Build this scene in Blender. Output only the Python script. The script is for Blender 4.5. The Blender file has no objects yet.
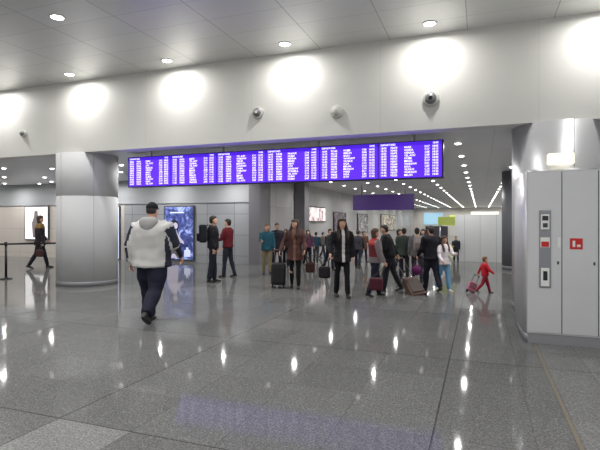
import bpy, bmesh, math, random
from mathutils import Vector, Matrix
random.seed(7)
TH=math.atan(0.375); C=math.cos(TH); S=math.sin(TH); H0=1.6
scene=bpy.context.scene
scene.view_settings.view_transform='Standard'
COL=scene.collection

def floorpt(u,v):
    d=480*H0/(v-222.0); r=(u-300)/480.0
    return d*(C*r-S), d*(C+S*r), d
def atY(u,v,Y):
    r=(u-300)/480.0; d=Y/(C+S*r)
    return d*(C*r-S), H0+(222-v)*d/480.0
def lin(c): return tuple(((x/255.0)/12.92 if x/255.0<=0.04045 else ((x/255.0+0.055)/1.055)**2.4) for x in c)

# ---------------- materials
MC={}
def mat(name,rgb,rough=0.6,metal=0.0,emit=0,noise=0.0,nscale=8,bump=0.0,spec=0.5):
    key=(name,rgb,rough,metal,emit,noise,nscale,bump)
    if key in MC: return MC[key]
    m=bpy.data.materials.new(name); m.use_nodes=True
    nt=m.node_tree; b=nt.nodes['Principled BSDF']
    col=lin(rgb)
    b.inputs['Base Color'].default_value=(*col,1)
    b.inputs['Roughness'].default_value=rough; b.inputs['Metallic'].default_value=metal
    b.inputs['Specular IOR Level'].default_value=spec
    if emit:
        b.inputs['Emission Color'].default_value=(*col,1); b.inputs['Emission Strength'].default_value=emit
    if noise or bump:
        tc=nt.nodes.new('ShaderNodeTexCoord'); n=nt.nodes.new('ShaderNodeTexNoise')
        n.inputs['Scale'].default_value=nscale; n.inputs['Detail'].default_value=3
        nt.links.new(tc.outputs['Object'],n.inputs['Vector'])
        if noise:
            mr=nt.nodes.new('ShaderNodeMapRange'); mr.inputs[3].default_value=1-noise; mr.inputs[4].default_value=1+noise
            nt.links.new(n.outputs['Fac'],mr.inputs[0])
            mx=nt.nodes.new('ShaderNodeVectorMath'); mx.operation='SCALE'; mx.inputs[0].default_value=col
            nt.links.new(mr.outputs[0],mx.inputs['Scale']); nt.links.new(mx.outputs[0],b.inputs['Base Color'])
        if bump:
            bp=nt.nodes.new('ShaderNodeBump'); bp.inputs['Strength'].default_value=bump; bp.inputs['Distance'].default_value=0.02
            nt.links.new(n.outputs['Fac'],bp.inputs['Height']); nt.links.new(bp.outputs[0],b.inputs['Normal'])
    MC[key]=m; return m
def cloth(name,rgb): return mat(name,rgb,0.8,0,0,0.10,5,0.12,0.25)

def nodes(m): return m.node_tree.nodes, m.node_tree.links
def N(ns,t,**k):
    n=ns.new(t)
    for a,b in k.items(): setattr(n,a,b)
    return n
def mathn(ns,ls,op,a,b=None,c=None):
    n=ns.new('ShaderNodeMath'); n.operation=op
    for i,v in enumerate((a,b,c)):
        if v is None: continue
        if isinstance(v,(int,float)): n.inputs[i].default_value=v
        else: ls.new(v,n.inputs[i])
    return n.outputs[0]
def linemask(ns,ls,coord,period,width,offset=0.0):
    a=mathn(ns,ls,'ADD',coord,-offset+period*1000)
    a=mathn(ns,ls,'MODULO',a,period)
    return mathn(ns,ls,'LESS_THAN',a,width)

def panel_mat(name,rgb,px,wx,py,wy,ox=0,oy=0,axes=('X','Y'),dark=0.55,rough=0.45,metal=0.0,var=0.06):
    m=bpy.data.materials.new(name); m.use_nodes=True; ns,ls=nodes(m); b=ns['Principled BSDF']
    tc=N(ns,'ShaderNodeTexCoord'); sp=N(ns,'ShaderNodeSeparateXYZ'); ls.new(tc.outputs['Object'],sp.inputs[0])
    cx=sp.outputs[axes[0]]; cy=sp.outputs[axes[1]]
    l1=linemask(ns,ls,cx,px,wx,ox); l2=linemask(ns,ls,cy,py,wy,oy)
    mm=mathn(ns,ls,'MAXIMUM',l1,l2)
    fx=mathn(ns,ls,'FLOOR',mathn(ns,ls,'DIVIDE',mathn(ns,ls,'ADD',cx,-ox),px)); fy=mathn(ns,ls,'FLOOR',mathn(ns,ls,'DIVIDE',mathn(ns,ls,'ADD',cy,-oy),py))
    cb=N(ns,'ShaderNodeCombineXYZ'); ls.new(fx,cb.inputs[0]); ls.new(fy,cb.inputs[1])
    wn=N(ns,'ShaderNodeTexWhiteNoise'); ls.new(cb.outputs[0],wn.inputs[0])
    v=mathn(ns,ls,'MULTIPLY_ADD',wn.outputs['Value'],2*var,1-var)
    v2=mathn(ns,ls,'MULTIPLY',v,mathn(ns,ls,'MULTIPLY_ADD',mm,dark-1,1))
    sc=N(ns,'ShaderNodeVectorMath',operation='SCALE'); sc.inputs[0].default_value=lin(rgb); ls.new(v2,sc.inputs['Scale'])
    ls.new(sc.outputs[0],b.inputs['Base Color']); b.inputs['Roughness'].default_value=rough; b.inputs['Metallic'].default_value=metal
    return m

def floor_mat():
    m=bpy.data.materials.new('polished_granite'); m.use_nodes=True; ns,ls=nodes(m); b=ns['Principled BSDF']
    tc=N(ns,'ShaderNodeTexCoord'); sp=N(ns,'ShaderNodeSeparateXYZ'); ls.new(tc.outputs['Object'],sp.inputs[0])
    X=sp.outputs['X']; Y=sp.outputs['Y']
    j=mathn(ns,ls,'MAXIMUM',linemask(ns,ls,X,0.72,0.006,-0.34),linemask(ns,ls,Y,0.72,0.006,2.97))
    big=mathn(ns,ls,'MAXIMUM',linemask(ns,ls,X,2.88,0.015,-0.34),linemask(ns,ls,Y,2.88,0.015,2.97))
    fx=mathn(ns,ls,'FLOOR',mathn(ns,ls,'DIVIDE',mathn(ns,ls,'ADD',X,0.34),0.72)); fy=mathn(ns,ls,'FLOOR',mathn(ns,ls,'DIVIDE',mathn(ns,ls,'ADD',Y,-2.97),0.72))
    cb=N(ns,'ShaderNodeCombineXYZ'); ls.new(fx,cb.inputs[0]); ls.new(fy,cb.inputs[1])
    wn=N(ns,'ShaderNodeTexWhiteNoise'); ls.new(cb.outputs[0],wn.inputs[0])
    n1=N(ns,'ShaderNodeTexNoise'); n1.inputs['Scale'].default_value=90; n1.inputs['Detail'].default_value=3; ls.new(tc.outputs['Object'],n1.inputs['Vector'])
    n2=N(ns,'ShaderNodeTexVoronoi'); n2.inputs['Scale'].default_value=60; ls.new(tc.outputs['Object'],n2.inputs['Vector'])
    s1=mathn(ns,ls,'MULTIPLY_ADD',n1.outputs['Fac'],2.1,-0.05)
    s2=mathn(ns,ls,'MULTIPLY_ADD',n2.outputs['Distance'],0.8,0.65)
    v=mathn(ns,ls,'MULTIPLY',s1,s2)
    v=mathn(ns,ls,'MULTIPLY',v,mathn(ns,ls,'MULTIPLY_ADD',wn.outputs['Value'],0.16,0.92))
    v=mathn(ns,ls,'MULTIPLY',v,mathn(ns,ls,'MULTIPLY_ADD',j,-0.35,1))
    v=mathn(ns,ls,'MULTIPLY',v,mathn(ns,ls,'MULTIPLY_ADD',big,-0.45,1))
    # pale inlaid zones
    z1=mathn(ns,ls,'MULTIPLY',mathn(ns,ls,'GREATER_THAN',X,-3.22),mathn(ns,ls,'LESS_THAN',X,-2.5))
    z1=mathn(ns,ls,'MULTIPLY',z1,mathn(ns,ls,'LESS_THAN',Y,2.97))
    z2=mathn(ns,ls,'MULTIPLY',mathn(ns,ls,'GREATER_THAN',X,0.70),mathn(ns,ls,'LESS_THAN',Y,9.0))
    v=mathn(ns,ls,'MULTIPLY',v,mathn(ns,ls,'MULTIPLY_ADD',z1,0.45,1))
    v=mathn(ns,ls,'MULTIPLY',v,mathn(ns,ls,'MULTIPLY_ADD',z2,0.25,1))
    v=mathn(ns,ls,'MAXIMUM',v,0.05)
    sc=N(ns,'ShaderNodeVectorMath',operation='SCALE'); sc.inputs[0].default_value=lin((97,97,96)); ls.new(v,sc.inputs['Scale'])
    ls.new(sc.outputs[0],b.inputs['Base Color'])
    b.inputs['Roughness'].default_value=0.06
    b.inputs['IOR'].default_value=1.45
    b.inputs['Specular IOR Level'].default_value=0.05
    return m

# ---------------- mesh helpers
def newobj(name,me,parent=None,mats=(),**props):
    o=bpy.data.objects.new(name,me); COL.objects.link(o)
    for mt in mats: me.materials.append(mt)
    if parent: o.parent=parent
    for k,v in props.items(): o[k]=v
    return o
def bm_box(bm,x0,x1,y0,y1,z0,z1,mi=0,bevel=0,seg=2):
    r=bmesh.ops.create_cube(bm,size=1.0)
    vs=r['verts']
    for v in vs: v.co=Vector(((x0+x1)/2+v.co.x*(x1-x0),(y0+y1)/2+v.co.y*(y1-y0),(z0+z1)/2+v.co.z*(z1-z0)))
    fs=set(f for v in vs for f in v.link_faces)
    for f in fs: f.material_index=mi
    if bevel:
        es=list(set(e for v in vs for e in v.link_edges))
        bmesh.ops.bevel(bm,geom=es,offset=bevel,segments=seg,affect='EDGES',profile=0.5)
def tomesh(bm,name='m',smooth=False):
    me=bpy.data.meshes.new(name); bmesh.ops.recalc_face_normals(bm,faces=bm.faces); bm.to_mesh(me); bm.free()
    if smooth:
        for p in me.polygons: p.use_smooth=True
    return me
def box(name,x0,x1,y0,y1,z0,z1,m,parent=None,bevel=0,origin=None,**props):
    bm=bmesh.new(); bm_box(bm,x0,x1,y0,y1,z0,z1,0,bevel)
    me=tomesh(bm); return newobj(name,me,parent,[m],**props)
def cyl(bm,p0,p1,r0,r1=None,seg=24,mi=0,smooth=True):
    if r1 is None: r1=r0
    p0=Vector(p0); p1=Vector(p1)
    return loft(bm,tube_rings([p0,p1],[r0,r1]),seg,mi)
def frame(d):
    d=d.normalized(); a=Vector((1,0,0)) if abs(d.x)<0.9 else Vector((0,1,0))
    u=(a-d*a.dot(d)).normalized(); return u,d.cross(u)
def tube_rings(pts,rad,flat=1.0):
    out=[]
    for i,p in enumerate(pts):
        if i==0: d=pts[1]-pts[0]
        elif i==len(pts)-1: d=pts[-1]-pts[-2]
        else: d=(pts[i+1]-pts[i]).normalized()+(pts[i]-pts[i-1]).normalized()
        u,w=frame(d); out.append((p,u*rad[i],w*rad[i]*flat))
    return out
def loft(bm,rings,seg=16,mi=0,smooth=True):
    R=[]
    for c,u,w in rings:
        R.append([bm.verts.new(c+u*math.cos(2*math.pi*k/seg)+w*math.sin(2*math.pi*k/seg)) for k in range(seg)])
    fs=[]
    for a,b in zip(R[:-1],R[1:]):
        for k in range(seg):
            fs.append(bm.faces.new((a[k],a[(k+1)%seg],b[(k+1)%seg],b[k])))
    fs.append(bm.faces.new(R[0][::-1])); fs.append(bm.faces.new(R[-1]))
    for f in fs: f.material_index=mi
    for f in fs[:-2]: f.smooth=smooth
    return fs
def ball(bm,c,rx,ry,rz,mi=0,seg=14):
    n=8; rings=[]
    for i in range(n+1):
        t=math.pi*(0.03+0.94*i/n); s=math.sin(t)
        rings.append((Vector(c)+Vector((0,0,-math.cos(t)*rz)),Vector((rx*s,0,0)),Vector((0,ry*s,0))))
    loft(bm,rings,seg,mi)

def text_mesh(body,size,spacing=1.0,align='LEFT',bold=0.0):
    cu=bpy.data.curves.new('t','FONT'); cu.body=body; cu.size=size; cu.space_line=spacing; cu.align_x=align; cu.resolution_u=2; cu.offset=bold
    o=bpy.data.objects.new('t',cu); COL.objects.link(o)
    bpy.context.view_layer.update()
    dg=bpy.context.evaluated_depsgraph_get()
    me=bpy.data.meshes.new_from_object(o.evaluated_get(dg)); bpy.data.objects.remove(o)
    return me
def add_text(name,body,size,x,y,z,m,parent,spacing=1.0,align='LEFT',bold=0.0,**props):
    me=text_mesh(body,size,spacing,align,bold)
    me.transform(Matrix.Translation((x,y,z))@Matrix.Rotation(math.pi/2,4,'X'))
    me.materials.clear()
    return newobj(name,me,parent,[m],**props)

# ================= room
YF=9.2; ZL=3.32; ZU=5.09
M_floor=floor_mat()
M_up=panel_mat('upper_ceiling_panels',(214,214,212),1.4,0.016,0.7,0.008,-1.62,0.2,dark=0.5,rough=0.3,metal=0.2,var=0.025)
M_lo=panel_mat('lower_ceiling_panels',(228,228,230),1.375,0.010,1.07,0.006,-1.12,0.4,dark=0.7,rough=0.5,metal=0.0,var=0.02)
M_white=panel_mat('painted_white_panels',(216,215,209),2.75,0.006,6,0.0001,-12.8,0,axes=('X','Z'),dark=0.75,rough=0.5,var=0.01)
def room(name,*a,m): 
    return box(name,*a,m,kind='structure')
room('floor',-34,8,-6,62,-0.2,0,m=M_floor)
room('ceiling',-34,8,-6,YF+0.3,ZU,ZU+0.2,m=M_up)
room('ceiling_lower',-34,8,YF+0.3,62,ZL,ZL+0.2,m=M_lo)
room('wall_bulkhead',-34,8,YF,YF+0.3,ZL,ZU,m=M_white)
M_grey=panel_mat('grey_wall_panels',(158,160,164),1.2,0.02,0.8,0.014,-7.6,0.3,axes=('X','Z'),dark=0.4,rough=0.35,metal=0.1,var=0.07)
M_beige=panel_mat('beige_wall_panels',(200,192,184),1.5,0.012,1.1,0.010,-14,0.2,axes=('X','Z'),dark=0.6,rough=0.5,var=0.03)
room('wall_north',-14,-8.1,16.3,16.6,0,2.35,m=M_grey)
room('wall_northwest',-34,-14,16.3,16.6,0,2.35,m=M_beige)
room('trim_1',-34,-8.1,16.25,16.6,2.35,ZL,m=mat('header_grey',(166,168,171),0.5))
room('wall_west',-34.2,-34,-6,62,0,ZU,m=M_beige)
M_side=panel_mat('corridor_panels',(180,178,178),1.6,0.02,1.1,0.01,0,0,axes=('Y','Z'),dark=0.4,rough=0.4,var=0.12)
room('wall_corridor',-7.9,-7.6,17,62,0,ZL,m=M_side)
room('wall_east',3.2,3.4,9.6,62,0,ZL,m=mat('east_wall',(218,216,214),0.5))
room('wall_far',-7.6,3.2,60,60.2,0,ZL,m=mat('far_wall',(214,210,204),0.5))
M_pw=panel_mat('white_partition',(204,206,206),0.6,0.015,5,0.001,0,0,axes=('X','Z'),dark=0.55,rough=0.4,var=0.05)
room('wall_partition',-0.95,3.2,20.5,20.65,0,1.9,m=M_pw)
# inlaid floor strip
box('trim_2',0.655,0.685,-6,6.95,0.0,0.004,mat('brass_strip',(112,104,88),0.5,0.2),kind='structure')

# ================= lamps
M_ring=mat('lamp_ring',(205,205,205),0.3,0.4)
M_lens=mat('lamp_lens',(255,252,245),0.3,0,20)
M_lens2=mat('lamp_lens_small',(255,253,248),0.3,0,10)
def make_lamp(r,dep):
    bm=bmesh.new(); seg=24
    prof=[(r*1.3,0.0),(r*1.3,-0.010),(r*1.05,-0.014),(r*1.0,-0.006)]
    rr=[[bm.verts.new((a*math.cos(2*math.pi*k/seg),a*math.sin(2*math.pi*k/seg),z)) for k in range(seg)] for a,z in prof]
    for a,b in zip(rr[:-1],rr[1:]):
        for k in range(seg): bm.faces.new((a[k],a[(k+1)%seg],b[(k+1)%seg],b[k])).smooth=True
    ring=tomesh(bm); ring.materials.append(M_ring)
    bm=bmesh.new()
    loft(bm,[(Vector((0,0,-z)),Vector((a,0,0)),Vector((0,a,0))) for a,z in ((r,0.004),(r*0.97,dep*0.5),(r*0.75,dep*0.85),(r*0.35,dep))],16)
    lens=tomesh(bm)
    return ring,lens
ringU,lensU=make_lamp(0.10,0.02); lensU.materials.append(M_lens)
ringL,lensL=make_lamp(0.065,0.035); lensL.materials.append(M_lens2)
def lamp(x,y,z,ring,lens,label,group,energy=0,rad=0.08,spread=2.6):
    o=newobj('downlight',ring); o.location=(x,y,z); o['label']=label; o['category']='ceiling light'; o['group']=group
    l=bpy.data.objects.new('lens',lens); COL.objects.link(l); l.parent=o
    if energy:
        ld=bpy.data.lights.new('lamp','AREA'); ld.shape='DISK'; ld.size=rad*2; ld.energy=energy; ld.color=(1,0.99,0.97); ld.spread=spread
        lo=bpy.data.objects.new('lamp_light',ld); COL.objects.link(lo); lo.parent=o; lo.location=(0,0,-0.045)
for k in range(-1,6):
    lamp(-0.83-2.75*k,8.7,ZU,ringU,lensU,'round white recessed downlight washing the white bulkhead wall','high ceiling wall washers',30,spread=3.1)
for k in range(-1,5):
    for y in (6.2,3.4,0.4):
        if y==6.2 and k in (-1,0): continue
        lamp(-1.24-2.75*k,y,ZU,ringU,lensU,'round recessed downlight in high panelled ceiling','high ceiling downlights',44)
for i in range(-1,12):
    for j in range(23):
        x=-0.45-2.75*i; y=11+2.15*j
        if y>16 and x<-7.5: continue
        lamp(x,y,ZL,ringL,lensL,'small round downlight in low grey ceiling','low ceiling downlights',(42 if j%2==0 else 0),rad=0.04,spread=2.95)
        if x<-7 and y<16: lamp(x-1.375,y+.6,ZL,ringL,lensL,'small round downlight in low grey ceiling','low ceiling downlights',0)
        if x>-6.5 and y>14 and x+1.375<3: lamp(x+1.375,y+1.0,ZL,ringL,lensL,'small round downlight in low grey ceiling','low ceiling downlights',0)

# ================= columns
M_col=mat('column_cladding',(196,196,197),0.7,0.0,spec=0.3)
M_seam=mat('dark_seam',(60,60,62),0.5)
M_fseam=mat('faint_seam',(140,139,140),0.6)
M_base=mat('column_base',(150,150,154),0.35,0.4)
def column(x,y,r,label,m=M_col,bands=(),angs=(-100,-35,30)):
    e=bpy.data.objects.new('column',None); COL.objects.link(e); e.location=(x,y,0); e['label']=label; e['category']='column'
    bm=bmesh.new()
    prof=[(r,0.12)]
    for b in bands: prof+=[(r,b-0.004),(r-0.004,b-0.002),(r-0.004,b+0.002),(r,b+0.004)]
    prof+=[(r,ZL)]
    loft(bm,[(Vector((0,0,z)),Vector((a,0,0)),Vector((0,a,0))) for a,z in prof],96)
    newobj('shaft',tomesh(bm),e,[m])
    bm=bmesh.new(); a=r+0.003
    loft(bm,[(Vector((0,0,z)),Vector((q,0,0)),Vector((0,q,0))) for q,z in ((a,0),(a,0.115),(r,0.12))],96)
    newobj('base_ring',tomesh(bm),e,[M_base])
    for an in angs:
        an=math.radians(an); cx,cy=math.cos(an)*(r-.002),math.sin(an)*(r-.002)
        bm=bmesh.new(); bm_box(bm,cx-0.004,cx+0.004,cy-0.004,cy+0.004,0.15,ZL)
        newobj('panel_joint',tomesh(bm),e,[M_fseam])
    return e
column(-9.58,9.78,0.745,'large round column clad in pale grey metal panels',bands=(2.25,))
M_steel=mat('brushed_steel',(198,198,200),0.36,0.3,0,0.05,3)
M_steel2=mat('brushed_steel_door',(206,206,208),0.32,0.3,0,0.05,2.2)
column(1.31,9.8,0.75,'large round brushed steel column behind a steel service cabinet',M_steel,bands=(),angs=(-78,-20))
column(1.36,17.9,0.66,'grey round column further down the hall',mat('column_dark',(118,120,126),0.45,0.1))
box('pier',-8.08,-7.62,16.1,16.95,0,ZL-0.01,mat('dark_pier',(112,110,114),0.4),label='grey square pier at the end of the grey wall',category='pillar')
box('pier',-7.55,-7.1,19.5,20.1,0,ZL,mat('dark_pier2',(116,114,118),0.4),label='narrow grey pier beside the shop fronts',category='pillar')

# ================= cabinet
cab=bpy.data.objects.new('service_cabinet',None); COL.objects.link(cab); cab.location=(0.583,7.0,0)
cab['label']='tall brushed steel service cabinet with doors and call panel'; cab['category']='cabinet'
outline=[(0.0,0.02),(-0.025,0.05),(-0.045,0.2),(-0.06,0.5),(-0.065,0.9),(-0.06,1.4),(-0.03,2.0),(1.45,2.0),(1.5,1.2),(1.5,0.3),(1.44,0.02)]
def extrude(name,pts,z0,z1,m,parent,grow=0.0):
    bm=bmesh.new(); cx=sum(p[0] for p in pts)/len(pts); 
    a=[bm.verts.new((x+(grow if x>cx else -grow),y-grow*(y<0.5),z0)) for x,y in pts]; b=[bm.verts.new((v.co.x,v.co.y,z1)) for v in a]
    n=len(pts)
    for k in range(n):
        f=bm.faces.new((a[k],a[(k+1)%n],b[(k+1)%n],b[k])); f.smooth=(k<6 or 7<=k<9)
    bm.faces.new(a[::-1]); bm.faces.new(b)
    return newobj(name,tomesh(bm),parent,[m])
extrude('plinth',outline,0,0.13,M_base,cab,-0.012)
extrude('body',outline,0.13,2.27,M_steel,cab)
bm=bmesh.new()
nn=len(outline); levels=[]
colpts=[]
for x,y in outline:
    cx,cy=0.727,2.8; dx,dy=x-cx,y-cy; L=math.hypot(dx,dy); colpts.append((cx+dx/L*0.77,cy+dy/L*0.77))
for t,z in ((0,2.27),(0.6,2.30),(0.85,2.35),(0.96,2.42),(1.0,2.5)):
    levels.append([bm.verts.new((o[0]*(1-t)+c[0]*t,o[1]*(1-t)+c[1]*t,z)) for o,c in zip(outline,colpts)])
for a,b in zip(levels[:-1],levels[1:]):
    for k in range(nn):
        f=bm.faces.new((a[k],a[(k+1)%nn],b[(k+1)%nn],b[k])); f.smooth=True
newobj('cowl',tomesh(bm),cab,[M_steel])
for a,b in ((0.012,0.405),(0.415,0.815),(0.825,1.42)):
    d=box('door',a,b,0.008,0.022,0.15,2.25,M_steel2,cab,bevel=0.003)
    box('lock',b-0.05,b-0.03,0.0,0.008,1.05,1.09,M_seam,d)
for a in (0.405,0.815): box('door_gap',a,a+0.01,0.012,0.0195,0.15,2.25,M_seam,cab)
M_wht=mat('white_plastic',(226,226,222),0.4); M_red=mat('red_sign',(196,36,34),0.5); M_dk=mat('dark_glass',(28,30,34),0.2)
pn=box('call_panel',0.143,0.283,-0.006,0.008,0.74,1.757,mat('panel_grey',(140,142,146),0.3,0.4),cab,bevel=0.004)
box('intercom',0.163,0.263,-0.026,-0.006,1.50,1.70,M_wht,pn,bevel=0.009)
box('intercom_screen',0.178,0.248,-0.03,-0.026,1.62,1.68,M_dk,pn)
box('speaker_slot',0.185,0.241,-0.03,-0.026,1.53,1.585,M_seam,pn)
box('sticker',0.158,0.268,-0.008,-0.006,1.27,1.40,M_wht,pn)
box('red_pictogram',0.168,0.258,-0.010,-0.008,1.275,1.345,M_red,pn)
bm=bmesh.new(); bm_box(bm,0.163,0.263,-0.026,-0.006,0.76,1.0,0,0.009,3); newobj('handset_recess',tomesh(bm),pn,[M_wht])
bm=bmesh.new(); bm_box(bm,0.188,0.238,-0.03,-0.026,0.84,0.96,0,0.0); newobj('recess_slot',tomesh(bm),pn,[M_dk])
box('notice',0.36,0.395,0.004,0.008,1.27,1.40,M_wht,cab)
rs=box('fire_sign',0.50,0.645,0.002,0.008,1.25,1.39,M_red,cab)
box('pictogram',0.53,0.56,0.0,0.002,1.28,1.36,M_wht,rs); box('pictogram',0.58,0.62,0.0,0.002,1.28,1.31,M_wht,rs)
lb=box('light_box',1.05,1.44,8.86,9.02,2.55,2.73,mat('cream_light',(255,248,225),0.4,0,0.85),bevel=0.02,label='small cream illuminated box on the metal column',category='sign')

# ================= departures board
brd=bpy.data.objects.new('departure_board',None); COL.objects.link(brd); brd.location=(-8.12,9.6,2.475)
brd['label']='long hanging flight information board with six purple screens'; brd['category']='information board'
W=7.44; Hh=0.70
box('frame',-0.02,W+0.02,0.012,0.2,-0.02,Hh+0.02,mat('board_frame',(28,20,70),0.5),brd)
for x in (0.6,2.6,4.9,6.9): 
    bm=bmesh.new(); cyl(bm,(x,0.12,Hh+0.01),(x,0.12,ZL-2.475),0.02); newobj('hanger',tomesh(bm),brd,[M_base])
M_scr=mat('purple_screen',(90,38,240),0.6,0,0.95); M_scr2=mat('purple_header',(70,24,205),0.6,0,0.95)
M_txt=mat('screen_text',(245,238,255),0.4,0,1.4)
cities=['KYIV','LVIV','ODESA','MILAN','PARIS','VIENNA','ROME','MINSK','RIGA','LONDON','BERLIN','WARSAW','DUBAI','PRAGUE','TBILISI','MUNICH','ISTANBUL','TEL AVIV','BAKU','VILNIUS']
sw=W/6
for i in range(6):
    x0=i*sw+0.010; x1=(i+1)*sw-0.010
    s=box('screen',x0,x1,0.0,0.03,0,Hh,M_scr,brd)
    box('header_bar',x0,x1,-0.002,0,Hh-0.07,Hh,M_scr2,s)
    add_text('header_text','DEPARTURES',0.05,x0+0.04,-0.005,Hh-0.055,M_txt,s,bold=0.001)
    add_text('header_text','10:42',0.05,x1-0.17,-0.005,Hh-0.055,M_txt,s,bold=0.001)
    rows=11; rh=(Hh-0.10)/rows
    c1=[];c2=[];c3=[];c4=[]
    for k in range(rows):
        c1.append('%02d:%02d'%(8+i*2+k//6,(k*10+5)%60)); c4.append('PS%3d'%(random.randint(100,980)))
        c2.append(random.choice(cities)); c3.append(random.choice(['D%02d','C%02d'])%random.randint(1,19))
    sz=0.054; sp=rh/ (sz)
    for cc,xx in ((c1,0.04),(c4,0.24),(c2,0.51),(c3,0.90),(c1,1.04)):
        add_text('display_text','\n'.join(cc),sz,x0+xx,-0.004,Hh-0.12,M_txt,s,sp,bold=0.001)

# purple hanging sign
hs=bpy.data.objects.new('hanging_sign',None); COL.objects.link(hs)
xa,zt=atY(353,194,22); xb,_=atY(414,194,22); hs.location=(xa,22,2.15); hs['label']='plain dark purple hanging sign panel'; hs['category']='sign'
box('sign_panel',0,xb-xa,0,0.12,0,0.72,mat('purple_sign',(62,36,104),0.4,0,0.3),hs)
for x in (0.4,xb-xa-0.4):
    bm=bmesh.new(); cyl(bm,(x,0.06,0.7),(x,0.06,ZL-2.15),0.025); newobj('hanger',tomesh(bm),hs,[M_base])

# ================= fascia devices
def dome(u,v,r,cols,label):
    x,z=atY(u,v,YF); e=bpy.data.objects.new('wall_dome_camera',None); COL.objects.link(e); e.location=(x,YF,z); e['label']=label; e['category']='camera'
    bm=bmesh.new(); loft(bm,[(Vector((0,-a,0)),Vector((q,0,0)),Vector((0,0,q))) for q,a in ((r,0),(r,0.03),(r*0.92,0.05),(r*0.75,0.055))],32); newobj('housing',tomesh(bm),e,[cols[0]])
    bm=bmesh.new(); loft(bm,[(Vector((0,-a,0)),Vector((q,0,0)),Vector((0,0,q))) for q,a in ((r*0.72,0.05),(r*0.66,0.07),(r*0.5,0.09),(r*0.2,0.105),(0.004,0.108))],32); newobj('lens_dome',tomesh(bm),e,[cols[1]])
    bm=bmesh.new(); loft(bm,[(Vector((0,-a,0)),Vector((q,0,0)),Vector((0,0,q))) for q,a in ((r*0.25,0.10),(r*0.22,0.115))],16); newobj('lens',tomesh(bm),e,[cols[2]])
gy=mat('device_grey',(120,120,122),0.4,0.3); lg=mat('device_pale',(196,196,190),0.5); 
dome(431,99,0.15,(lg,gy,M_dk),'round grey dome camera on the white bulkhead')
dome(258,113,0.13,(lg,gy,M_wht),'round grey dome camera on the white bulkhead')
dome(337,112,0.13,(lg,lg,lg),'pale round speaker dome on the white bulkhead')
dome(24,134,0.09,(lg,gy,gy),'small round sensor on the white bulkhead')

# ================= posters
def lightbox(name,u0,u1,v0,v1,Y,m,label,emis=None):
    um=(u0+u1)/2; xa,_=atY(u0,v0,Y); _,zt=atY(um,v0,Y); _,zb=atY(um,v1,Y); xb,_=atY(u1,v1,Y)
    zb=max(zb,0.06)
    e=bpy.data.objects.new(name,None); COL.objects.link(e); e.location=(xa,Y,zb); e['label']=label; e['category']='poster'
    w=xb-xa; h=zt-zb
    box('frame',-0.05,w+0.05,-0.08,0.0,-0.05,h+0.05,mat('poster_frame',(70,70,74),0.4),e)
    p=box('poster',0,w,-0.09,-0.08,0,h,m,e)
    return e,p,w,h
def noiseposter(name,c1,c2,c3,strength,scale=1.2):
    m=bpy.data.materials.new(name); m.use_nodes=True; ns,ls=nodes(m); b=ns['Principled BSDF']
    tc=N(ns,'ShaderNodeTexCoord'); n=N(ns,'ShaderNodeTexNoise'); n.inputs['Scale'].default_value=scale; n.inputs['Detail'].default_value=5; n.inputs['Distortion'].default_value=1.5
    ls.new(tc.outputs['Object'],n.inputs['Vector']); r=N(ns,'ShaderNodeValToRGB'); ls.new(n.outputs['Fac'],r.inputs[0])
    r.color_ramp.elements[0].color=(*lin(c1),1); r.color_ramp.elements[0].position=0.38
    r.color_ramp.elements[1].color=(*lin(c3),1); r.color_ramp.elements[1].position=0.66
    e=r.color_ramp.elements.new(0.52); e.color=(*lin(c2),1)
    ls.new(r.outputs[0],b.inputs['Base Color']); ls.new(r.outputs[0],b.inputs['Emission Color']); b.inputs['Emission Strength'].default_value=strength
    return m
def flatshape(name,pts,y,m,parent):
    bm=bmesh.new(); bm.faces.new([bm.verts.new((x,y,z)) for x,z in pts]); me=bpy.data.meshes.new(name); bm.to_mesh(me); bm.free(); return newobj(name,me,parent,[m])
def ell(cx,cz,rx,rz,n=20): return [(cx+rx*math.cos(2*math.pi*k/n),cz+rz*math.sin(2*math.pi*k/n)) for k in range(n)]
e,p,w,h=lightbox('advertising_lightbox',166,194,207,259,16.3,noiseposter('poster_blue',(36,44,96),(76,90,154),(160,174,224),0.6,2.6),'glowing blue-violet advertisement with a pale figure and bottle')
ms=mat('poster_skin',(186,178,198),0.5,0,0.55); mh=mat('poster_white',(196,202,228),0.5,0,0.7); md=mat('poster_dark',(26,30,60),0.5,0,0.2)
flatshape('printed_hair',ell(w*0.34,h*0.64,w*0.17,h*0.12),-0.092,md,p)
flatshape('printed_face',ell(w*0.39,h*0.64,w*0.085,h*0.062),-0.094,ms,p)
flatshape('printed_dress',[(w*0.05,h*0.02),(w*0.1,h*0.35),(w*0.28,h*0.54),(w*0.42,h*0.56),(w*0.52,h*0.44),(w*0.68,h*0.34),(w*0.7,h*0.29),(w*0.48,h*0.34),(w*0.5,h*0.02)],-0.093,ms,p)
flatshape('printed_bottle',[(w*0.7,h*0.05),(w*0.7,h*0.17),(w*0.77,h*0.19),(w*0.77,h*0.23),(w*0.85,h*0.23),(w*0.85,h*0.19),(w*0.92,h*0.17),(w*0.92,h*0.05)],-0.095,mh,p)
flatshape('printed_headline',[(w*0.2,h*0.88),(w*0.2,h*0.905),(w*0.7,h*0.905),(w*0.7,h*0.88)],-0.095,mh,p)
lightbox('advertising_lightbox',98,120,207,261,16.3,mat('bright_panel',(214,226,255),0.4,0,1.6),'bright white illuminated advertising panel behind column')
e,p,w,h=lightbox('advertising_lightbox',27,49,207,239,16.3,mat('poster_white_bg',(240,238,236),0.4,0,1.0),'white illuminated poster with a dark printed figure')
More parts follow.
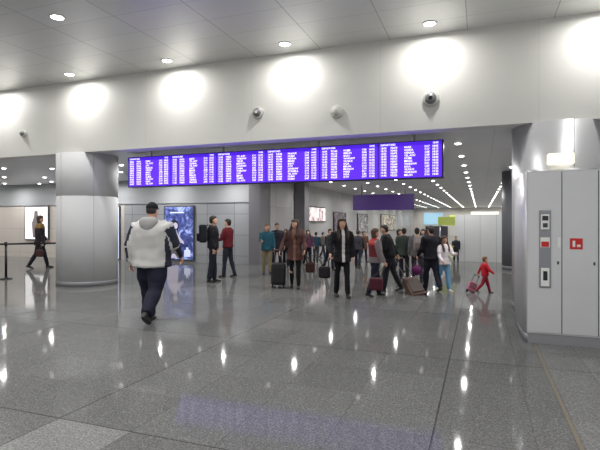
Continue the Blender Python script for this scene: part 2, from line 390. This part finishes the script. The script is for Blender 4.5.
flatshape('printed_figure',[(w*.35,h*.05),(w*.3,h*.5),(w*.4,h*.7),(w*.42,h*.88),(w*.56,h*.9),(w*.6,h*.7),(w*.72,h*.5),(w*.66,h*.05)],-0.094,mat('poster_figure_grey',(120,112,112),0.5,0,0.4),p)
def shop(y0,y1,z0,z1,m,label):
    e=bpy.data.objects.new('shop_window',None); COL.objects.link(e); e.location=(-7.6,y0,z0); e['label']=label; e['category']='shop window'
    box('frame',0,0.06,-0.06,y1-y0+0.06,-0.06,z1-z0+0.06,mat('shop_frame',(40,40,44),0.4),e)
    box('glass',0.06,0.08,0,y1-y0,0,z1-z0,m,e)
shop(21,23.8,1.65,2.3,noiseposter('shop_a',(120,90,90),(230,215,215),(255,250,245),0.8,1.6),'bright illuminated shop sign panel on corridor wall')
shop(25.5,28,0.9,2.1,noiseposter('shop_b',(34,32,44),(90,76,90),(170,156,146),0.4,3.4),'lit shop window with mixed displays')
shop(31,34,0.9,2.1,noiseposter('shop_c',(50,50,60),(110,110,114),(200,192,180),0.4,3.2),'lit shop window with pale displays')
shop(39,46,0.9,2.2,noiseposter('shop_d',(60,56,60),(140,132,120),(225,215,195),0.5,2.4),'lit shop window glowing warm white')
for a,b,z0,z1,c,s,lb_ in ((-6.4,-4.2,1.3,2.7,(150,190,210),0.6,'pale blue lit sign on far wall'),(-3.4,-1.4,1.2,2.4,(200,214,90),0.5,'lime green lit sign on far wall'),(-1.0,2.0,0.3,2.8,(230,230,224),0.8,'white glowing panel on far wall'),(-6.2,-3.6,0.0,1.1,(60,56,66),0.0,'dark counter front against far wall')):
    box('wall_sign' if s else 'counter',a,b,59.9,59.99,z0,z1,mat('sig',c,0.4,0,s),label=lb_,category='sign' if s else 'counter')
box('wall_sign',-1.9,-0.7,24.0,24.06,1.45,1.85,mat('lime_sign',(170,184,90),0.4,0,0.3),label='lime green sign panel above white partition',category='sign')
for zx in (-1.8,-0.8):
    bm=bmesh.new(); cyl(bm,(zx,24.03,0),(zx,24.03,1.45),0.03); newobj('sign_post',tomesh(bm),None,[M_base],label='thin steel post holding a lime sign',category='post')

# ================= belt barriers
posts=[]
def barrier(u,v):
    x,y,d=floorpt(u,v); e=bpy.data.objects.new('barrier_post',None); COL.objects.link(e); e.location=(x,y,0); e['label']='black queue barrier post with round base'; e['category']='barrier'; e['group']='queue barriers'
    mb=mat('barrier_black',(26,26,28),0.35,0.3)
    bm=bmesh.new(); loft(bm,[(Vector((0,0,z)),Vector((q,0,0)),Vector((0,q,0))) for q,z in ((0.17,0),(0.17,0.015),(0.14,0.03),(0.035,0.05))],24); newobj('base',tomesh(bm),e,[mb])
    bm=bmesh.new(); cyl(bm,(0,0,0.045),(0,0,0.92),0.032); newobj('pole',tomesh(bm),e,[mb])
    bm=bmesh.new(); loft(bm,[(Vector((0,0,z)),Vector((q,0,0)),Vector((0,q,0))) for q,z in ((0.036,0.92),(0.04,0.93),(0.04,1.03),(0.03,1.04))],20); newobj('belt_head',tomesh(bm),e,[mb])
    posts.append((x,y)); return e
b1=barrier(6,279); b2=barrier(66,276); b3=barrier(-60,284)
def belt(p,q,par):
    a=Vector((p[0],p[1],0.98)); b=Vector((q[0],q[1],0.98)); n=(b-a).normalized(); a+=n*0.042; b-=n*0.042
    bm=bmesh.new(); vs=[bm.verts.new(v) for v in (a+Vector((0,0,-.025)),b+Vector((0,0,-.025)),b+Vector((0,0,.025)),a+Vector((0,0,.025)))]; bm.faces.new(vs)
    bmesh.ops.solidify(bm,geom=bm.faces[:],thickness=0.003)
    me=tomesh(bm); me.transform(Matrix.Translation(-Vector((p[0],p[1],0)))); newobj('belt',me,par,[mat('belt_dark',(30,32,44),0.7)])
belt(posts[0],posts[1],b1); belt(posts[0],posts[2],b1)

# ================= people
def remesh(bm,voxel,smooth=4):
    me=bpy.data.meshes.new('r'); bmesh.ops.triangulate(bm,faces=bm.faces[:]); bmesh.ops.recalc_face_normals(bm,faces=bm.faces); bm.to_mesh(me); bm.free()
    o=bpy.data.objects.new('r',me); COL.objects.link(o)
    md=o.modifiers.new('a','REMESH'); md.mode='VOXEL'; md.voxel_size=voxel
    ms=o.modifiers.new('s','SMOOTH'); ms.iterations=smooth; ms.factor=0.5
    dg=bpy.context.evaluated_depsgraph_get(); dg.update()
    out=bpy.data.meshes.new_from_object(o.evaluated_get(dg)); bpy.data.objects.remove(o); bpy.data.meshes.remove(me)
    for p in out.polygons: p.use_smooth=True
    return out
V=Vector
from mathutils import noise as mnoise
def wrinkle(me,amp,seed):
    vs=me.vertices; co=[v.co.copy() for v in vs]; no=[v.normal.copy() for v in vs]
    for v,c,n in zip(vs,co,no):
        q=V((c.x*14+seed*3.1,c.y*14,c.z*26+seed)); v.co=c+n*(mnoise.noise(q)*amp+mnoise.noise(q*0.4)*amp*1.3)
def person(u,vh,vf,face,label,legs=((10,5),(-10,10)),arms=((8,8,15),(-8,8,15)),skin=(206,160,136),hair=('short',(40,30,24)),
           top=dict(c=(40,40,44)),pants=dict(c=(30,32,42)),shoe=(24,22,24),build=1.0,hat=None,lean=0,headturn=0,headpitch=0,H=None,scarf=None,child=False,stance=1.0):
    X,Y,d=floorpt(u,vf); Hp=H or (vf-vh)*d/480.0
    hs=1.25 if child else 1.0; B=build
    vox=max(0.009,0.0075*Hp)
    hipz=0.515; L1=0.245; L2=0.235
    ln=math.radians(lean)
    def sp(z,y=0,x=0):
        zz=z-hipz
        if zz<0: return V((x,y,z))
        return V((x,y*math.cos(ln)+zz*math.sin(ln),hipz+zz*math.cos(ln)-y*math.sin(ln)))
    J={}
    for s,(a,k) in zip((-1,1),legs):
        a=math.radians(a); k=math.radians(k)
        hp=V((s*0.052*B**0.5,0,hipz)); kn=hp+V((s*0.004*stance,math.sin(a)*L1,-math.cos(a)*L1)); b=a-k
        an=kn+V((s*0.003*stance,math.sin(b)*L2,-math.cos(b)*L2)); J['leg',s]=(hp,kn,an,b)
    for s,arm in zip((-1,1),arms):
        a,b,e=[math.radians(q) for q in arm[:3]]; bf=math.radians(arm[3]) if len(arm)>3 else b*0.3
        sh=sp(0.805,0,s*0.108*B**0.5)
        ud=V((s*math.sin(b),math.sin(a)*math.cos(b),-math.cos(a)*math.cos(b))).normalized()
        el=sh+ud*0.172
        fd=V((s*math.sin(bf),math.sin(a+e)*math.cos(bf),-math.cos(a+e)*math.cos(bf))).normalized()
        wr=el+fd*0.145; J['arm',s]=(sh,el,wr,fd)
    zmin=min(J['leg',s][2].z for s in(-1,1))
    off=0.045-zmin
    T=Matrix.Rotation(TH-math.radians(face),4,'Z')
    def fin(me): 
        me.transform(Matrix.Scale(Hp,4)@Matrix.Translation((0,0,off))); return me
    hh=0.133*hs; htz=0.862
    Hc=sp(htz,0.006); HR=Matrix.Translation(Hc)@Matrix.Rotation(-math.radians(headturn),4,'Z')@Matrix.Rotation(-math.radians(headpitch)-ln*0.4,4,'X')
    def hring(t,w,yc,dd): 
        c=HR@V((0,yc*hh,t*hh)); R3=HR.to_3x3(); return (c,R3@V((w*hh,0,0)),R3@V((0,dd*hh,0)))
    sk=mat('skin',skin,0.55,0,0,0.06,20); eyeM=mat('eye_dark',(36,28,26),0.3); lip=mat('lips',(160,92,84),0.5); whiteE=mat('eye_white',(225,220,215),0.4)
    bm=bmesh.new()
    loft(bm,[hring(*q) for q in ((0,.13,.2,.1),(.07,.2,.15,.2),(.2,.27,.07,.32),(.35,.31,.02,.38),(.5,.33,-.01,.41),(.65,.335,-.03,.42),(.8,.30,-.03,.37),(.92,.2,-.03,.25),(1.0,.06,-.03,.08))],20)
    R3=HR.to_3x3()
    loft(bm,[(HR@V((0,.40*hh,.50*hh)),R3@V((.03*hh,0,0)),R3@V((0,.03*hh,0))),(HR@V((0,.44*hh,.36*hh)),R3@V((.06*hh,0,0)),R3@V((0,.08*hh,0))),(HR@V((0,.40*hh,.31*hh)),R3@V((.05*hh,0,0)),R3@V((0,.04*hh,0)))],8)
    for s in(-1,1):
        c=HR@V((s*.34*hh,-.03*hh,.42*hh)); ball(bm,c,.045*hh,.08*hh,.13*hh,seg=8)
    loft(bm,tube_rings([sp(.79,-.004),sp(.84,0),HR@V((0,-.05*hh,.25*hh))],[.04*B,.031*B**.5,.031*B**.5]),16)
    tr=[(.465,.06,.05),(.49,.088,.062),(.53,.094,.068),(.60,.078,.056),(.66,.08,.058),(.72,.096,.064),(.77,.102,.062),(.805,.1,.05),(.83,.05,.036)]
    def torso(bm,tr,k=1.0,pad=0):
        loft(bm,[(sp(z),V(((w*B+pad)*k,0,0)),V((0,(dd*B+pad)*math.cos(ln),-(dd*B+pad)*math.sin(ln)))*k) for z,w,dd in tr],24)
    torso(bm,tr)
    for s in(-1,1):
        hp,kn,an,b=J['leg',s]
        loft(bm,tube_rings([hp,(hp+kn)/2,kn,kn.lerp(an,.35),an,an-V((0,0,.02))],[.05*B,.043*B,.031,.033*B,.019,.02]),14)
        sh,el,wr,fd=J['arm',s]
        loft(bm,tube_rings([sh,sh.lerp(el,.4),el,el.lerp(wr,.3),wr],[.03*B,.028*B,.022,.024*B,.0155]),12)
        loft(bm,tube_rings([sh-V((s*.02,0,0)),sh+V((s*.012,0,-.01))],[.032*B,.026*B]),12)
        side=V((1,0,0)); side=(side-fd*side.dot(fd)).normalized(); wid=fd.cross(side).normalized()
        loft(bm,[(wr+fd*t,side*a,wid*c) for t,a,c in ((0,.011,.014),(.015,.011,.021),(.035,.010,.024),(.05,.008,.022))],10)
    me=remesh(bm,vox,3)
    bm=bmesh.new(); bm.from_mesh(me); bpy.data.meshes.remove(me)
    for s in(-1,1):
        sh,el,wr,fd=J['arm',s]
        side=V((1,0,0)); side=(side-fd*side.dot(fd)).normalized(); wid=fd.cross(side).normalized()
        if wid.dot(V((0,1,0)))<0 : wid=-wid
        inn=side*(-s)
        for q,ln_ in zip((-.0165,-.0055,.0055,.0165),(.8,.95,1.0,.92)):
            p0=wr+fd*.045+wid*q; p1=p0+(fd*.9+inn*.35).normalized()*.021*ln_; p2=p1+(fd*.45+inn*.85).normalized()*.016*ln_; p3=p2+(fd*-.1+inn).normalized()*.011*ln_
            loft(bm,tube_rings([p0,p1,p2,p3],[.0052,.005,.0046,.0036]),8)
        p0=wr+fd*.018+wid*.016; p1=p0+(wid*.7+fd*.8+inn*.3).normalized()*.022; p2=p1+(fd*.9+inn*.5).normalized()*.017
        loft(bm,tube_rings([p0,p1,p2],[.007,.0058,.0042]),8)
        c=HR@V((s*.13*hh,.365*hh,.5*hh)); ball(bm,c,.05*hh,.03*hh,.03*hh,3,8); ball(bm,c+R3@V((0,.018*hh,0)),.025*hh,.018*hh,.026*hh,1,8)
        bc=HR@V((s*.14*hh,.375*hh,.6*hh)); ball(bm,bc,.07*hh,.03*hh,.014*hh,4,8)
    ball(bm,HR@V((0,.375*hh,.2*hh)),.085*hh,.03*hh,.025*hh,2,8)
    me=bpy.data.meshes.new('person'); bm.to_mesh(me); bm.free(); fin(me)
    for p in me.polygons: p.use_smooth=True
    hc=hair[1] if hair else (40,30,24)
    ob=newobj('person',me,None,[sk,eyeM,lip,whiteE,mat('brow',hc,0.8)],label=label,category='person')
    ob.matrix_world=Matrix.Translation((X,Y,0))@T
    def child_(name,me,mats,lb=None):
        o=newobj(name,me,ob,mats)
        if lb: o['label']=lb
        return o
    # ---- trousers
    pc=cloth('trousers_cloth',pants['c']); fit=pants.get('fit',1.0)
    bm=bmesh.new()
    torso(bm,[(.462,.062,.056),(.485,.09,.068),(.53,.099,.074),(.575,.09,.066)],1.03)
    for s in(-1,1):
        hp,kn,an,b=J['leg',s]
        hem=an+ (kn-an).normalized()*pants.get('crop',0.0)+V((0,0,-.004))
        loft(bm,tube_rings([hp+V((0,0,.02)),(hp+kn)/2,kn,kn.lerp(hem,.4),hem],[.056*B,.05*B*fit**.5,.039*fit,.039*fit,.033*fit]),16)
    me=remesh(bm,vox); wrinkle(me,.0045*min(fit,1.3),u); child_('trousers',fin(me),[pc])
    # ---- shoes
    for s in(-1,1):
        hp,kn,an,b=J['leg',s]
        pit=min(0,b+math.radians(8))*0.9; lift=an.z-zmin
        if lift<0.004: pit*=0.3
        R=Matrix.Rotation(pit,4,'X')
        bm=bmesh.new(); F=lambda x,y,z: an+(R@V((x,y,z)))
        RR=R.to_3x3()
        prof=[(-.034,.012,.012,-.028),(-.028,.02,.02,-.022),(-.005,.022,.027,-.018),(.03,.023,.021,-.024),(.06,.026,.016,-.029),(.085,.023,.012,-.032),(.1,.012,.008,-.035)]
        loft(bm,[(F(0,y,z),RR@V((w,0,0)),RR@V((0,0,hgt))) for y,w,hgt,z in prof],14)
        loft(bm,tube_rings([F(0,-.004,-.02),F(0,-.004,.016)],[.024,.024]),12)
        loft(bm,[(F(0,.032,z),RR@V((.025,0,0)),RR@V((0,.07,0))) for z in (-.044,-.034)],18,1)
        me=tomesh(bm); fin(me); child_('shoe',me,[mat('shoe_upper',shoe,0.5),mat('shoe_sole',tuple(min(255,int(x*1.3+10)) for x in shoe),0.7)])
    # ---- jacket
    tc=top['c']; hem=top.get('hem',.50); pad=top.get('pad',.012); fl=top.get('flare',0)
    bm=bmesh.new()
    lo=[]
    if hem<.5:
        n=5
        for i in range(n): 
            z=hem+(.52-hem)*i/n; t=1-i/n; lo.append((z,.1+fl*t+0.008*t,.075+fl*t*.9+0.01*t))
    else: lo=[(hem,.096+fl,.068+fl*.6)]
    wst=top.get('waist',.092)
    rr=lo+[q for q in [(.53,.098,.072),(.60,wst,.068),(.66,max(wst,.092),.068),(.72,.102,.071),(.77,.107,.069),(.805,.1,.058),(.828,.058,.045),(.85,.038,.036)] if q[0]>lo[-1][0]+.01]
    torso(bm,rr,1.0,pad)
    sb=top.get('sleevefit',1.0)
    for s in(-1,1):
        sh,el,wr,fd=J['arm',s]; sf=top.get('sleeve',1.0); end=wr if sf>=1 else el.lerp(wr,max(0,sf))
        loft(bm,tube_rings([sh-V((s*.03,0,-.004)),sh+V((s*.004,0,-.004)),sh.lerp(el,.4),el,el.lerp(end,.5),end],[(.036+pad*.5)*B*sb,(.036+pad*.6)*B*sb,(.034+pad*.5)*B*sb,(.029+pad*.4)*B*sb,.027+pad*.3,.021+pad*.3]),14)
    me=remesh(bm,vox,5)
    wrinkle(me,top.get('wr',.005),u*1.7)
    mats=[cloth('jacket_cloth',tc)]
    arms_c=top.get('arms'); low=top.get('low'); front=top.get('front'); yoke=top.get('yoke')
    for c in (arms_c,low,front,yoke): mats.append(cloth('jacket_panel',c) if c else mats[0])
    for p in me.polygons:
        c=p.center; mi=0
        if low and c.z<top.get('lowz',.6): mi=2
        if yoke and c.z>.76: mi=4
        if front and abs(c.x)<top.get('fw',.03) and c.y>0.02+ (c.z-hipz)*math.sin(ln): mi=3
        if arms_c and c.z>.45:
            best=9; out=False
            for s in(-1,1):
                sh,el,wr,fd=J['arm',s]
                for ia,(a,b) in enumerate(((sh+V((s*.005,0,0)),el),(el,wr))):
                    t=max(0,min(1,(c-a).dot(b-a)/(b-a).length_squared)); q=a+(b-a)*t; dd=(c-q).length
                    if dd<best: best=dd; out=(s*(c.x-q.x)>.004) and t>.1
            if best<.056*B and abs(c.x)>.085*B**.5 and (out or not top.get('sides')): mi=1
            if top.get('sides') and abs(c.x)>top['sides'] and best>.05*B and c.z<.73: mi=1
        p.material_index=mi
    jk=child_('coat' if hem<.45 else 'jacket',fin(me),mats)
    if top.get('hood'):
        bm=bmesh.new(); c=sp(.846,-.058)
        loft(bm,[(c+V((0,y,z)),V((w,0,0)),V((0,y2,-y2*.3))) for y,z,w,y2 in ((-.034,-.105,.015,.008),(-.036,-.085,.042,.02),(-.032,-.05,.066,.034),(-.014,-.012,.08,.046),(.004,.014,.074,.048),(.016,.026,.056,.034))],20)
        me=remesh(bm,vox,3); wrinkle(me,.004,4); hd=newobj('hood',fin(me),jk,[cloth('hood_cloth',(150,149,148))])
    if scarf:
        bm=bmesh.new(); n=16; rings=[]
        for i in range(n+1):
            a=2*math.pi*i/n; c=sp(.845,0)+V((math.cos(a)*.04,math.sin(a)*.04,math.sin(a)*-.008)); rd=V((math.cos(a),math.sin(a),0)); rings.append((c,rd*.02,V((0,0,.02))))
        loft(bm,rings,10); loft(bm,tube_rings([sp(.84,.05,.02),sp(.77,.085,.02),sp(.70,.085,.02)],[.018,.02,.022],.6),10)
        child_('scarf',fin(remesh(bm,vox)),[cloth('scarf_cloth',scarf)])
    if hair:
        st,hcol=hair; hm=mat('hair_strands',hcol,0.6,0,0,0.3,60,0.6)
        bm=bmesh.new()
        R=[(.12,.2,-.2,.17),(.35,.32,-.2,.27),(.55,.37,-.15,.34),(.68,.385,-.09,.41),(.78,.37,-.04,.455),(.9,.29,-.03,.37),(1.0,.17,-.03,.22),(1.05,.05,-.03,.07)]
        if st=='cropped': R=[(.3,.3,-.2,.24),(.5,.335,-.13,.32),(.66,.35,-.07,.40),(.8,.32,-.03,.39),(.92,.22,-.03,.27),(1.02,.06,-.03,.09)]
        if st=='long':
            R=[(-.5,.34,-.26,.16),(-.2,.40,-.22,.22),(.1,.41,-.17,.28)]+[(t,w*1.1,y,d_*1.06) for t,w,y,d_ in R[1:]]
            for s in(-1,1):
                loft(bm,tube_rings([HR@V((s*.36*hh,.02*hh,.55*hh)),HR@V((s*.42*hh,.08*hh,.1*hh)),HR@V((s*.44*hh,.3*hh,-.35*hh)),HR@V((s*.42*hh,.5*hh,-.85*hh)),HR@V((s*.38*hh,.55*hh,-1.2*hh))],[.1*hh,.15*hh,.19*hh,.18*hh,.07*hh]),10)
        if st=='bob': R=[(-.12,.3,-.16,.24),(.05,.38,-.14,.3)]+[(t,w*1.08,y,d_*1.06) for t,w,y,d_ in R[1:]]
        loft(bm,[hring(*q) for q in R],18)
        child_('hair',fin(remesh(bm,max(.006,vox*.8),3)),[hm])
    if hat:
        bm=bmesh.new(); loft(bm,[hring(*q) for q in ((.6,.36,-.03,.44),(.72,.37,-.03,.445),(.86,.33,-.03,.40),(1.0,.2,-.03,.26),(1.07,.06,-.03,.08))],20)
        if hat[0]=='cap': loft(bm,[hring(*q) for q in ((.60,.3,.43,.3),(.65,.3,.41,.3))],16)
        child_('hat',fin(remesh(bm,max(.006,vox*.8),2)),[cloth('hat_cloth',hat[1])])
    Mx=Matrix.Translation((X,Y,0))@T@Matrix.Scale(Hp,4)@Matrix.Translation((0,0,off))
    W_={}
    for s in(-1,1):
        W_['hand',s]=Mx@(J['arm',s][2]+J['arm',s][3]*.05); W_['shoulder',s]=Mx@J['arm',s][0]
    W_['M']=Mx; W_['sp']=sp; W_['H']=Hp; W_['T']=T; W_['P']=V((X,Y,0))
    bpy.context.view_layer.update()
    return W_

def backpack(W_,c,label,sz=1.0):
    e=bpy.data.objects.new('backpack',None); COL.objects.link(e); e['label']=label; e['category']='backpack'
    e.matrix_world=Matrix.Translation((W_['M']@W_['sp'](.60,-.095)))@W_['T']
    m=cloth('backpack_cloth',c); m2=cloth('backpack_trim',tuple(int(x*.7) for x in c))
    a=.15*sz; h=.46*sz; dp=.2*sz
    box('bag_body',-a,a,-dp,0,-.02,h,m,e,bevel=.05); box('front_pocket',-a*.8,a*.8,-dp-.06,-dp+.01,.02,h*.5,m2,e,bevel=.025)
    H=W_['H']
    for s in(-1,1):
        bm=bmesh.new(); pts=[V((s*.09,-.02,h*.9)),V((s*.10,.03,h*.9+.04)),V((s*.10,.14*H,h*.85)),V((s*.11,.15*H,h*.4)),V((s*.11,.03,h*.1))]
        loft(bm,tube_rings(pts,[.02]*5,.5),8); newobj('shoulder_strap',tomesh(bm),e,[m2])
def suitcase(base,hand,c,label,w=.36,h=.55,dp=.22,side=None,c2=None):
    base=V(base); hand=V(hand) if hand is not None else base+V((0,0,.95))
    up=(hand-base); L=up.length; up.normalize()
    a=side or V((C,S,0)); a=(a-up*a.dot(up)).normalized(); b=up.cross(a)
    if c2 is None: c2=tuple(int(x*.6) for x in c)
    M=Matrix((( a.x,b.x,up.x,base.x),(a.y,b.y,up.y,base.y),(a.z,b.z,up.z,base.z),(0,0,0,1)))
    e=bpy.data.objects.new('suitcase',None); COL.objects.link(e); e.matrix_world=M; e['label']=label; e['category']='suitcase'
    m=mat('suitcase_shell',c,0.55,0,0,0.08,10); mk=mat('suitcase_trim',c2,0.6)
    box('shell',-w/2,w/2,0,dp,.06,h,m,e,bevel=.045)
    box('pocket',-w*.4,w*.4,-.025,0.004,.12,h*.85,mk,e,bevel=.012)
    bm=bmesh.new()
    for s in(-1,1): cyl(bm,(s*w*.28,.05,h-.02),(s*w*.28,.02,L),.009,seg=8)
    cyl(bm,(-w*.3,.02,L),(w*.3,.02,L),.014,seg=8); newobj('telescopic_handle',tomesh(bm),e,[mat('handle_grey',(90,90,94),.4,.6)])
    for s in(-1,1):
        bm=bmesh.new(); cyl(bm,(s*w*.38-.02,.035,.035),(s*w*.38+.02,.035,.035),.035,seg=16); newobj('wheel',tomesh(bm),e,[M_dk])
def handbag(pos,hand,c,label,w=.3,h=.24,dp=.13,ang=0,round_=False):
    e=bpy.data.objects.new('handbag',None); COL.objects.link(e); e.location=V(pos); e.rotation_euler[2]=ang; e['label']=label; e['category']='bag'
    m=cloth('bag_cloth',c)
    if round_:
        bm=bmesh.new(); ball(bm,(0,0,h/2),w/2,dp/2,h/2); newobj('bag_body',tomesh(bm),e,[m])
    else: box('bag_body',-w/2,w/2,-dp/2,dp/2,0,h,m,e,bevel=.04)
    box('zip_trim',-w*.35,w*.35,-.01,.01,h-.005,h+.008,M_seam,e)
    bpy.context.view_layer.update()
    hl=e.matrix_world.inverted()@V(hand) if hand is not None else V((0,0,h+.2))
    bm=bmesh.new(); loft(bm,tube_rings([V((-w*.36,0,h-.02)),V((-w*.2,0,h)).lerp(hl,.5),hl,V((w*.2,0,h)).lerp(hl,.5),V((w*.36,0,h-.02))],[.012]*5,.6),8); newobj('strap',tomesh(bm),e,[mat('strap_dark',tuple(int(x*.6) for x in c),.6)])

# 1 man walking away
p=person(152,202,323,8,'man walking away in bulky white and navy hooded jacket',legs=((14,4),(-18,30)),arms=((-12,17,22,5),(14,19,26,5)),hair=('cropped',(34,30,28)),hat=('cap',(24,24,28)),
   top=dict(c=(184,183,180),arms=(40,42,56),sides=.14,hem=.465,pad=.028,waist=.104,hood=True,sleevefit=.95,wr=.004),pants=dict(c=(26,28,44),fit=1.5),build=1.32,shoe=(30,28,30))
# 2,3
p=person(213,216,282,75,'man in black jacket standing with dark backpack',legs=((4,2),(-6,4)),top=dict(c=(28,28,34),pad=.018),pants=dict(c=(34,36,48),fit=1.15)); backpack(p,(30,32,40),'dark grey backpack worn over a black jacket')
person(228,219,277,-70,'person in dark red jacket and dark trousers',legs=((8,4),(-8,8)),arms=((20,10,60,0),(10,8,30)),top=dict(c=(100,30,38),pad=.016),pants=dict(c=(40,42,54)))
person(267,224,274,170,'woman in teal jacket and khaki trousers',hair=('bob',(120,84,56)),legs=((6,2),(-6,6)),arms=((10,8,20),(30,10,60,0)),top=dict(c=(40,88,104),pad=.015,hem=.47),pants=dict(c=(128,116,92)))
person(277,223,270,160,'person in dark coat among the travellers',top=dict(c=(44,42,52),hem=.42),hair=('short',(40,32,30)))
p=person(286,229,267,190,'person in dark clothes standing behind',top=dict(c=(60,44,44)),hair=('long',(50,34,28)))
pw=person(295,219,288,185,'long haired woman in brown fur-trimmed coat and black leggings',hair=('long',(52,32,24)),legs=((10,6),(-8,10)),arms=((12,14,35,2),(14,22,20,14)),headturn=20,
   top=dict(c=(84,56,52),hem=.40,pad=.018,flare=.012,waist=.074,front=(126,92,78),fw=.02,wr=.007),pants=dict(c=(24,22,26),fit=.85),scarf=(120,84,72),build=.92)
bx,by,_=floorpt(278,288); suitcase((bx,by,0),(bx+.02,by,.92),(30,28,32),'black upright trolley suitcase beside woman in brown coat',w=.36,h=.6)
handbag((pw['hand',-1].x+.14,pw['hand',-1].y,pw['hand',-1].z-.45),pw['hand',-1],(58,36,32),'dark brown handbag hanging from hand',w=.22)
pk=person(342,218,297,172,'woman in open black coat with white top and dark scarf',hair=('long',(40,28,24)),legs=((10,4),(-7,8)),arms=((2,10,15,2),(16,20,30,8)),
   top=dict(c=(22,22,26),hem=.44,pad=.015,waist=.076,front=(190,186,186),fw=.018,flare=.008,wr=.006),pants=dict(c=(20,20,26),fit=.95),build=.94)
handbag((pk['hand',1].x-.12,pk['hand',1].y,pk['hand',1].z-.44),pk['hand',1],(26,24,28),'black handbag held by woman in black coat',w=.24)
rp=random.Random(3)
for (u,a,b,f,c,pc,hr,nm) in ((308,230,266,180,(90,54,76),(36,36,44),'long','plum jacket and long hair'),(316,232,263,10,(50,74,90),(60,60,66),'short','slate blue jacket'),(330,229,270,175,(40,44,52),(30,34,48),'short','dark grey coat'),(336,231,263,0,(104,84,70),(30,30,36),'long','brown jacket and long hair'),(358,230,268,0,(56,56,64),(36,40,56),'short','charcoal jacket and blue trousers'),(364,231,262,180,(110,72,58),(40,40,50),'bob','rust brown jacket'),(253,232,258,180,(110,54,48),(40,40,46),'short','brick red jacket'),(323,232,258,30,(130,118,104),(50,50,60),'short','beige jacket'),(456,236,262,180,(44,46,54),(40,40,50),'short','dark blue-grey jacket'),(399,229,272,150,(120,110,100),(50,48,56),'bob','sand coloured coat'),(423,229,271,200,(84,100,116),(40,42,52),'long','steel blue jacket')):
    person(u,a,b,f+rp.uniform(-40,40),'distant traveller in '+nm,top=dict(c=c,pad=.015,hem=rp.choice([.42,.47,.5])),pants=dict(c=pc),hair=(hr,(44,34,28)),legs=((rp.uniform(4,20),6),(-rp.uniform(4,16),14)),arms=((rp.uniform(-20,20),9,rp.uniform(10,70),0),(rp.uniform(-20,20),9,rp.uniform(10,70),0)))
pr=person(375,228,296,75,'person in red and grey jacket with dark trousers facing sideways',hair=('bob',(84,58,40)),legs=((14,6),(-10,14)),arms=((10,10,40,0),(4,14,20,8)),
   top=dict(c=(112,44,50),hem=.49,pad=.018,yoke=(186,64,60),low=(120,112,116),lowz=.58,arms=(132,122,124)),pants=dict(c=(30,34,48),fit=1.15),build=1.05)
handbag((pr['hand',1].x-.16,pr['hand',1].y-.26,pr['hand',1].z-.5),pr['hand',1],(72,28,38),'dark red travel bag carried low',w=.28,h=.26,dp=.14)
pb=person(390,224,291,-75,'man in black jacket leaning forward pulling a tilted suitcase',legs=((14,8),(-12,14)),arms=((10,10,50,0),(-34,14,8,8)),lean=12,top=dict(c=(24,24,28),pad=.02),pants=dict(c=(34,34,42),fit=1.1),build=1.08)
pc_=person(404,228,279,10,'man in dark green coat walking away',top=dict(c=(58,66,62),pad=.018,hem=.46),pants=dict(c=(36,34,40)))
bx,by,_=floorpt(421,296); suitcase((bx,by,0.0),pb['hand',1],(92,66,56),'brown trolley suitcase tilted while being pulled',w=.34,h=.62)
pg=person(417,228,281,5,'person in grey coat with light backpack walking away',top=dict(c=(104,100,104),pad=.018,hem=.47),pants=dict(c=(44,42,52))); backpack(pg,(150,140,136),'pale grey backpack on grey coat',.8)
pm=person(431,226,291,-15,'man in black jacket and dark trousers walking away',legs=((10,4),(-12,18)),arms=((10,12,30,4),(-10,10,20)),top=dict(c=(26,26,32),pad=.02,hem=.48),pants=dict(c=(30,32,44),fit=1.2),build=1.05)
handbag((pm['hand',-1].x+.02,pm['hand',-1].y-.16,.36),pm['hand',-1],(96,40,88),'round magenta bag held beside dark trousers',w=.24,h=.24,dp=.16,round_=True)
pwh=person(444,236,291,160,'girl in white top and pale blue trousers',hair=('long',(70,46,34)),legs=((10,4),(-12,14)),arms=((30,10,70,-15),(16,10,30)),top=dict(c=(222,214,218),hem=.48,pad=.012),pants=dict(c=(110,156,190),fit=1.1),shoe=(220,220,220))
pch=person(485,257,293,95,'small child in red jacket walking with arm back',hair=('short',(110,76,50)),legs=((20,4),(-20,20)),arms=((-30,12,6,10),(25,20,30)),top=dict(c=(190,36,48),pad=.02),pants=dict(c=(150,40,56),fit=1.1),child=True,shoe=(60,30,36),build=1.12)
bx,by,_=floorpt(470,293); suitcase((bx,by,0),pch['hand',-1],(200,120,144),'small pink wheeled suitcase pulled by child',w=.2,h=.3,dp=.12)
pl=person(40,214,268,60,'woman in dark coat with yellow-brown scarf walking with a bag',hair=('bob',(50,40,30)),legs=((18,5),(-16,14)),arms=((10,12,30,4),(-8,12,24)),top=dict(c=(34,30,34),hem=.43,pad=.018,yoke=(120,92,48)),pants=dict(c=(26,26,34)),H=1.85)
handbag((pl['hand',1].x+.12,pl['hand',1].y-.2,pl['hand',1].z-.4),pl['hand',1],(62,38,36),'dark brown bag carried in hand',w=.26)

# ================= world & camera
w=bpy.data.worlds.new('world'); scene.world=w; w.use_nodes=True
w.node_tree.nodes['Background'].inputs[0].default_value=(0.96,0.97,0.98,1); w.node_tree.nodes['Background'].inputs[1].default_value=0.78
cd=bpy.data.cameras.new('camera'); cam=bpy.data.objects.new('camera',cd); COL.objects.link(cam)
cd.sensor_width=36; cd.lens=28.8; cd.shift_y=-3/600; cd.clip_end=200
cam.location=(0,0,H0); cam.rotation_euler=(math.pi/2,0,TH)
scene.camera=cam
